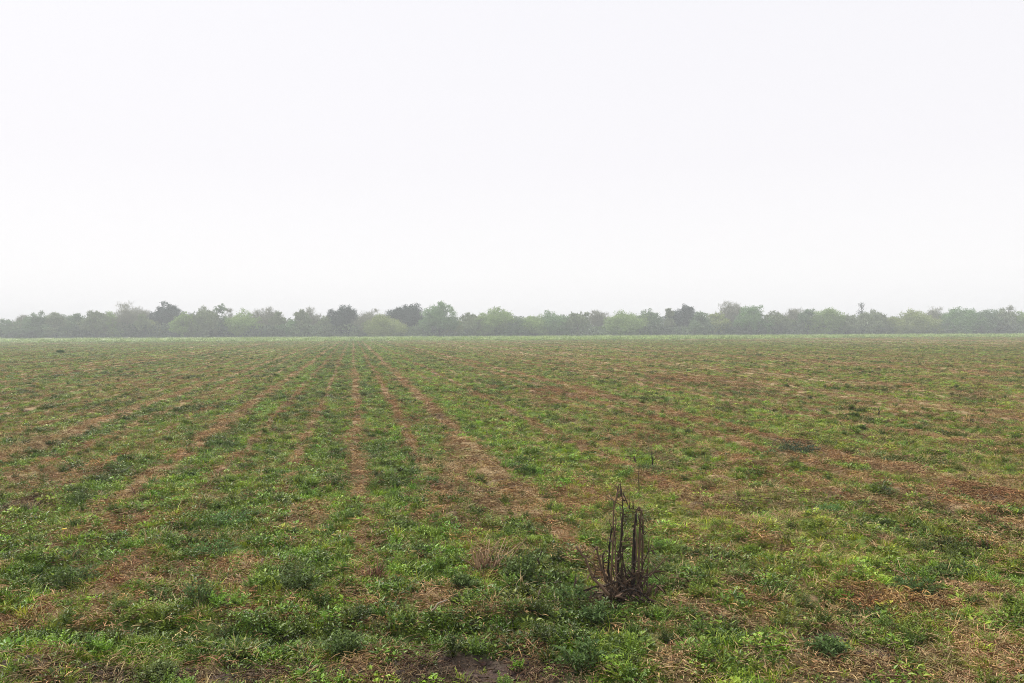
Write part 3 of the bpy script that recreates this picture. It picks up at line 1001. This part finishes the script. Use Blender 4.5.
def stick_thing(name, label, cat, paths, mat, part=None, group=None, sides=7):
    """paths: list of (points [(px, py)], radius, depth offset); first one is the thing's own base"""
    px0, py0 = paths[0][0][0]
    D = depth(*pix(px0, py0))
    b = pix(px0, py0)
    base = np.array([b[0], b[1], 0])
    root = None
    if part:
        root = bpy.data.objects.new(name, None)
        COL.objects.link(root)
        root.location = base
        tag(root, label, cat, group)
    zb = hz(*b)
    res = []
    for (pts, r, off) in paths:
        g = Geo()
        r = r * (1.05 if part else 1.2)
        Q = np.array([pt(a, c_, D, off) for a, c_ in pts])
        Q[:, 2] += zb
        # refine with small kinks
        T = np.linspace(0, len(Q) - 1, 4 * (len(Q) - 1) + 1)
        QQ = np.stack([np.interp(T, np.arange(len(Q)), Q[:, k]) for k in range(3)], -1)
        QQ[1:-1] += rng.normal(0, r * 0.22, (len(QQ) - 2, 3))
        rad = r * np.linspace(1.05, 0.6, len(QQ)) * (1 + rng.normal(0, 0.12, len(QQ)))
        g.tube(QQ - base, rad, sides, rng.random())
        if part:                                     # dry leaf rags and broken side twigs on the stalk
            for k in range(7):
                p = QQ[rng.integers(1, len(QQ))] - base
                d = np.array([rng.normal(), rng.normal(), rng.normal(-.1, .8)])
                if k < 4:
                    g.leaves(p[None], d[None], rng.normal(0, 1, (1, 3)), 0.02 + 0.05 * rng.random(), 0.006 + 0.01 * rng.random(), 0.5)
                else:
                    d[2] = abs(d[2]) + .5
                    g.tube([p, p + d * 0.02, p + d * (0.03 + 0.03 * rng.random()) + (rng.normal(0, .01), 0, 0)], [.003, .002, .001], 4, rng.random())
        res.append((g, part))
    if part:
        for g, p_ in res:
            link(p_, g.mesh(p_, mat), root)
        return root
    gg = Geo()
    for g, _ in res:
        gg.add(np.concatenate(g.V), np.concatenate(g.F3), np.concatenate(g.F4), np.concatenate(g.A))
    o = link(name, gg.mesh(name, mat), None, base)
    tag(o, label, cat, group)
    return o

def zz(*a):
    return [(540 + p / 4.27, 470 + q_ / 4.27) for p, q_ in a]

bush = [
    (zz((330, 575), (300, 470), (312, 260), (313, 160), (335, 88)), .0060, 0),
    (zz((350, 575), (345, 470), (340, 330), (352, 180), (345, 85)), .0050, -.03),
    (zz((340, 570), (330, 430), (342, 310), (352, 200)), .0085, .03),
    (zz((390, 580), (400, 480), (402, 300), (406, 190)), .0105, 0),
    (zz((410, 580), (418, 480), (422, 300), (430, 180), (418, 160)), .0085, -.02),
    (zz((420, 580), (436, 420), (436, 280), (438, 200)), .0070, .03),
    (zz((380, 570), (392, 400), (398, 250), (414, 165)), .0060, .05),
    (zz((352, 100), (380, 168), (415, 172)), .0035, -.01),
    (zz((345, 312), (386, 306)), .0035, 0),
    (zz((418, 200), (442, 282)), .0040, -.03),
    (zz((300, 560), (280, 480), (252, 400), (242, 330)), .0085, -.04),
    (zz((290, 540), (220, 465), (190, 380), (150, 330)), .0085, -.22),
    (zz((320, 560), (288, 440), (292, 330), (306, 250)), .0070, .06),
    (zz((310, 560), (272, 470), (264, 370), (275, 350)), .0060, .08),
    (zz((330, 560), (322, 440), (318, 300), (322, 210)), .0060, -.06),
    (zz((360, 560), (372, 480), (352, 400), (350, 330)), .0060, .02),
    (zz((400, 570), (455, 520), (460, 400), (463, 280)), .0028, .05),
    (zz((370, 560), (420, 500), (440, 430)), .0050, -.05),
    (zz((310, 540), (340, 500), (385, 470), (395, 430)), .0050, -.07),
    (zz((345, 525), (390, 512), (430, 530), (480, 575), (565, 605)), .0055, -.16),
    (zz((420, 555), (470, 580), (530, 622)), .0050, -.20),
    (zz((290, 520), (320, 545), (380, 560), (440, 575)), .0065, -.10),
    (zz((280, 500), (330, 480), (370, 520), (420, 570)), .0060, -.12),
    (zz((300, 580), (340, 560), (390, 585), (440, 560)), .0080, -.06),
    (zz((225, 480), (235, 430), (225, 400)), .0030, -.03),
    (zz((340, 350), (352, 270), (340, 180)), .0035, .04),
    (zz((405, 420), (412, 300), (400, 220)), .0050, -.05),
]
for k in range(14):                                  # thinner bent stems fill the clump
    x0 = rng.uniform(285, 445)
    h = rng.uniform(90, 330) * (1.0 if k % 3 else 0.6)
    lean = rng.normal(0, 0.22) + (x0 - 365) / 900
    k1, k2 = rng.normal(0, 14, 2)
    bush.append((zz((x0, 575), (x0 + lean * h * .35 + k1, 575 - h * .4), (x0 + lean * h * .7 + k2, 575 - h * .75),
                    (x0 + lean * h * 1.3 + k2 * 1.6, 575 - h)), rng.uniform(.0022, .0042), rng.normal(0, .06)))
db = stick_thing('dead_bush', 'tall clump of dead dark brown stalks standing in the foreground', 'dead plant', bush, M_STALK, 'stalk')
g = Geo()
Db = depth(*pix(*bush[0][0][0]))
b0 = np.array(db.location)
c0 = pt(624, 596, Db) - b0
m = 90
P = c0 + rng.normal(0, 1, (m, 3)) * (0.13, 0.10, 0.0) + np.stack([np.zeros(m), np.zeros(m), 0.11 * rng.random(m) ** 1.6], -1)
g.leaves(P, rng.normal(0, 1, (m, 3)) + (0, 0, .4), rng.normal(0, 1, (m, 3)), 0.04 + 0.09 * rng.random(m), 0.007 + 0.012 * rng.random(m), 0.4)
lf = link('dead_leaves', g.mesh('dead_leaves', M_STALK), db)
lf['kind'] = 'stuff'

stick_thing('dead_stalk', 'short thick black stub standing upright beyond the big dead clump', 'dead stalk', [([(636, 464), (635, 456), (634, 452)], .011, 0)], M_STALK)
stick_thing('dead_stalk', 'thin brown stalk standing upright just right of the thick black stub', 'dead stalk', [([(653, 471), (652, 460), (651.5, 451)], .008, 0)], M_STALK)
stick_thing('dead_stalk', 'pair of dark bristle stalks poking up behind the big dead clump', 'dead stalk', [([(616, 500), (617, 492), (619, 484)], .007, 0), ([(621, 500), (620, 490), (620.5, 483)], .006, 0)], M_STALK)
stick_thing('dead_stalk', 'hair thin stalk rising between the big dead clump and the thick black stub', 'dead stalk', [([(638.5, 496), (638.5, 482), (638, 468)], .003, 0)], M_STALK)
stick_thing('dead_stalk', 'small dark stalk standing alone in the grass right of centre, far out', 'dead stalk', [([(879, 419), (879, 414), (878.5, 410)], .012, 0), ([(877, 419), (877.5, 415)], .009, 0)], M_STALK)
stick_thing('dead_stalk', 'slim leaning stalk above the dark leafy weed on the right', 'dead stalk', [([(843, 431), (842, 425), (840.5, 421)], .004, 0)], M_STALK)

stick_thing('stick', 'long pale stick lying across the dark weed left of the dead clump', 'stick', [([(501, 587.5), (520, 588), (541, 590), (561, 588)], .0055, 0)], M_PALESTICK)
stick_thing('stick', 'short pale stick propped up between two lying sticks', 'stick', [([(536, 606), (538, 599), (539.5, 592)], .0055, 0)], M_PALESTICK)
stick_thing('stick', 'brown stick lying on bare ground, lowest of the sticks left of the dead clump', 'stick', [([(508, 607), (530, 607.5), (545, 609), (562, 608.5)], .0055, 0)], M_PALESTICK)
stick_thing('stick', 'dark dead twig leaning over the leafy weed left of the dead clump', 'stick', [([(540, 570), (537, 560), (541, 551)], .0055, 0), ([(538, 562), (533, 556)], .004, 0)], M_STALK)
stick_thing('branch', 'long dark branch lying in the grass in the right half of the field', 'branch', [([(764, 540), (785, 542), (810, 544), (834, 543)], .011, 0), ([(795, 542.5), (815, 548)], .007, -.05)], M_STALK)
stick_thing('branch', 'rust brown branch lying by the tan patch at lower right', 'branch', [([(822, 577), (850, 580), (882, 579)], .008, 0), ([(830, 580), (866, 583)], .007, -.03), ([(823, 574), (840, 576)], .009, .02)], M_PALESTICK)
stick_thing('stick', 'pale splinter of wood lying in the dark rut at lower right', 'stick', [([(744, 638), (752, 646)], .006, 0)], M_PALESTICK)
stick_thing('stick', 'pale forked stub among straw at left, reaching up from bright weeds', 'stick', [([(238, 575), (248, 579), (258, 576), (261, 567)], .006, 0), ([(248, 579), (240, 571)], .005, 0)], M_PALESTICK)
stick_thing('stick', 'pale bent stick near the brown tuft in the centre foreground', 'stick', [([(365, 556), (374, 562), (382, 571)], .006, 0)], M_PALESTICK)
stick_thing('stick', 'grey stick lying flat behind the brown tuft in the centre foreground', 'stick', [([(382, 561), (398, 564), (412, 566)], .0045, 0)], M_PALESTICK)
stick_thing('stick', 'curved pale straw stem lying over the stubble heap below centre', 'stick', [([(428, 622), (430, 612), (436, 604), (446, 600)], .005, 0)], M_PALESTICK)
stick_thing('stick', 'brown stem lying level in the stubble heap below centre', 'stick', [([(432, 617), (448, 617), (470, 612)], .007, 0), ([(440, 612), (462, 608)], .005, 0)], M_PALESTICK)

# dead tufts of stubble that stand up
def stub_tuft(label, px, py, wpx, hpx, n, mat, name='stubble_tuft'):
    b = pix(px, py)
    D = depth(*b)
    W, H = wpx / F * D, hpx / F * D
    g = Geo()
    for s in range(n):
        x0, y0 = rng.normal(0, W * 0.17), rng.normal(0, W * 0.15)
        d = np.array([rng.normal(0, .45) + .4 * x0 / W, rng.normal(0, .45), 1.0])
        h = H * (0.25 + 0.75 * rng.random() ** 1.3)
        p = np.array([x0, y0, -0.02])
        if s % 2:
            m = p + d * h * 0.5
            tp = m + (d + rng.normal(0, .35, 3)) * h * 0.45
            g.tube([p, m, tp], [.004, .0035, .002], 5, rng.random())
        else:
            g.leaves(p[None], d[None], rng.normal(0, 1, (1, 3)), h, 0.005 + .006 * rng.random(), .4)
    o = link(name, g.mesh(name, mat), None, (b[0], b[1], hz(*b)))
    tag(o, label, 'stubble')
M_TANST = plant_mat('stubble_tan', (0.20, 0.12, 0.07), (0.46, 0.31, 0.19), False, 0.1)
M_REDST = plant_mat('stubble_red', (0.11, 0.05, 0.03), (0.28, 0.15, 0.08), False, 0.1)
stub_tuft('tan stubble tuft standing upright, left of the leafy weed with the pale stick', 487, 578, 26, 36, 80, M_TANST)
stub_tuft('rust brown stubble tuft in the centre foreground on the middle row', 372, 585, 24, 26, 70, M_REDST)
stub_tuft('rust brown stubble tuft farther up the middle row', 366, 543, 14, 14, 24, M_REDST)
stub_tuft('rust brown stubble bunch at the right edge, near the end of a residue row', 985, 548, 26, 13, 120, M_REDST)
stub_tuft('dark red brown stubble tuft on the residue row left of the bright weed mound', 133, 497, 18, 14, 26, M_REDST)

# single weeds that stand out
WEED_M = {
    'deep': plant_mat('weed_deep', (0.016, 0.036, 0.016), (0.06, 0.10, 0.05), False, 0.15),
    'bright': plant_mat('weed_bright', (0.075, 0.17, 0.04), (0.15, 0.27, 0.075), False, 0.3),
    'mid': plant_mat('weed_mid', (0.045, 0.09, 0.02), (0.14, 0.225, 0.055), False, 0.25),
    'dark': plant_mat('weed_dark', (0.042, 0.078, 0.016), (0.145, 0.21, 0.046), False, 0.2),
    'sage': plant_mat('weed_sage', (0.11, 0.16, 0.05), (0.25, 0.30, 0.105), False, 0.2)}
M_STEM = plant_mat('weed_stem', (0.055, 0.07, 0.02), (0.12, 0.14, 0.04), False, 0.0)
def weed(label, px, py, wpx, hpx, mat, style='bush', dens=1.0, name='weed'):
    b = pix(px, py)
    D = depth(*b)
    W, H = wpx / F * D, 0.82 * hpx / F * D
    root = bpy.data.objects.new(name, None)
    COL.objects.link(root)
    root.location = (b[0], b[1], hz(*b) - 0.01)
    tag(root, label, 'weed')
    gs, gl = Geo(), Geo()
    px_m = D / F
    ls = max(0.028, 2.6 * px_m)
    nst = {'bush': 22, 'rosette': 12, 'spire': 7, 'mat': 26}[style]
    for s in range(nst):
        a = 6.283 * (s + rng.random()) / nst
        lean = {'bush': .95, 'rosette': 1.6, 'spire': .5, 'mat': 1.3}[style] * (0.3 + 0.9 * rng.random())
        tip = np.array([math.cos(a) * min(lean, 1.2) * W * 0.48, math.sin(a) * min(lean, 1.2) * W * 0.4, H * (1.08 - 0.4 * min(lean, 1.3) + .1 * rng.normal())])
        tip[2] = max(tip[2], 0.25 * H)
        mid = tip * np.array([0.42, 0.42, 0.62])
        T = np.linspace(0, 1, 9)[:, None]
        foot = np.array([math.cos(a), math.sin(a), 0]) * W * 0.30 * math.sqrt(rng.random()) * (style != 'spire')
        Q = (1 - T) ** 2 * foot + 2 * T * (1 - T) * mid + T * T * tip
        gs.tube(Q[::2], [.0035, .003, .0025, .002, .001], 4, rng.random())
        m = int((30 if style != 'rosette' else 9) * dens)
        t = rng.random(m)
        P = ((1 - t) ** 2)[:, None] * foot + 2 * (t * (1 - t))[:, None] * mid + (t * t)[:, None] * tip + rng.normal(0, 0.05 * W, (m, 3)) * (1, 1, .3) * (style != 'spire')
        az = rng.random(m) * 6.283
        D_ = np.stack([np.cos(az), np.sin(az), 0.25 + rng.normal(0, .4, m)], -1) + 0.5 * tip / np.linalg.norm(tip)
        Nn = np.array([0, 0, 1.0]) + rng.normal(0, .4, (m, 3))
        k = {'bush': 1.0, 'rosette': 2.1, 'spire': .75, 'mat': .9}[style]
        gl.leaves(P, D_, Nn, ls * k * (0.6 + .8 * rng.random(m)), ls * k * .42 * (0.6 + .7 * rng.random(m)))
    link('stem', gs.mesh('stem', M_STEM), root)
    link('foliage', gl.mesh('foliage', WEED_M[mat]), root)
    return root
weed('bright green bushy weed standing out on the right, below the dark leafy one', 828, 514, 34, 20, 'bright')
weed('dark blue green leafy weed spreading flat in the right half of the field', 795, 455, 44, 20, 'deep', 'mat', 1.5)
weed('dark leafy weed at far left in the foreground, widest of the dark ones', 70, 590, 62, 34, 'dark')
weed('dark green weed behind the widest dark one at far left', 78, 503, 34, 14, 'dark')
weed('dense dark green weed between two rows left of the rust brown tuft', 298, 595, 56, 30, 'dark')
weed('dark leafy weed with the pale stick lying at its foot', 522, 585, 50, 42, 'dark')
weed('leafy green weed filling the gap between the pale sticks and the dead clump', 572, 606, 52, 34, 'mid')
weed('leafy green weed growing at the left foot of the dead clump', 594, 622, 40, 26, 'mid')
weed('big feathery green weed at the bottom edge below the dead clump', 582, 668, 60, 42, 'mid')
weed('tall thin see-through weed standing up in the left foreground', 196, 612, 40, 40, 'mid', 'bush', 0.4)
weed('pale broad leaved weed on the edge of the bare soil', 312, 640, 34, 20, 'sage', 'rosette')
weed('grey green spreading weed right of the pale broad leaved one on the soil edge', 345, 655, 54, 26, 'dark')
weed('bright green mound of weed between the rows at left', 230, 525, 50, 24, 'bright', 'mat')
weed('bright green weed below the bright mound at left', 208, 552, 48, 20, 'bright', 'mat')
weed('dark rounded weed near the straw row left of centre', 420, 556, 30, 16, 'dark')
weed('dark low weed casting shade just above the stubble heap', 462, 594, 34, 14, 'dark')
weed('green weed on the straw patch right of the middle row', 518, 470, 30, 14, 'mid')
weed('dark green weed clump at the right beside the tan patch', 915, 592, 52, 18, 'mid', 'mat')
weed('leafy weed on the bank behind the dark rut at lower right', 870, 615, 60, 18, 'dark', 'mat')
weed('bushy green weed in front of the dark rut at lower right', 828, 660, 56, 22, 'mid')
weed('yellow flecked pale weed at the bottom edge, lower left', 158, 676, 30, 22, 'sage')
weed('low dark weed on the bank right of the rust brown branch', 945, 580, 44, 16, 'dark', 'mat')
weed('small dark weed alone far out in the right half of the field', 862, 430, 14, 9, 'dark')
weed('dark tiny weed far out at the left, with a forked outline', 60, 353.5, 4.5, 2.4, 'mid', 'mat')

# yellow flower
b = pix(62, 545)
root = bpy.data.objects.new('wildflower', None)
COL.objects.link(root)
root.location = (b[0], b[1], hz(*b))
tag(root, 'single small yellow wildflower at the left among the weeds', 'flower')
g = Geo()
g.tube([(0, 0, -0.02), (0.004, 0, .05), (0, 0, .1)], [.002, .0018, .0015], 5, .3)
link('stem', g.mesh('stem', WEED_M['mid']), root)
g = Geo()
a = np.arange(10) * 0.6283
g.leaves(np.tile([[0, 0, .1]], (10, 1)), np.stack([np.cos(a), np.sin(a), np.full(10, .3)], -1), np.tile([[0, 0, 1.0]], (10, 1)), .024, .013, .15)
link('petals', g.mesh('petals', plant_mat('petal_yellow', (0.62, 0.46, 0.03), (0.72, 0.55, 0.05), False, 0.2)), root)
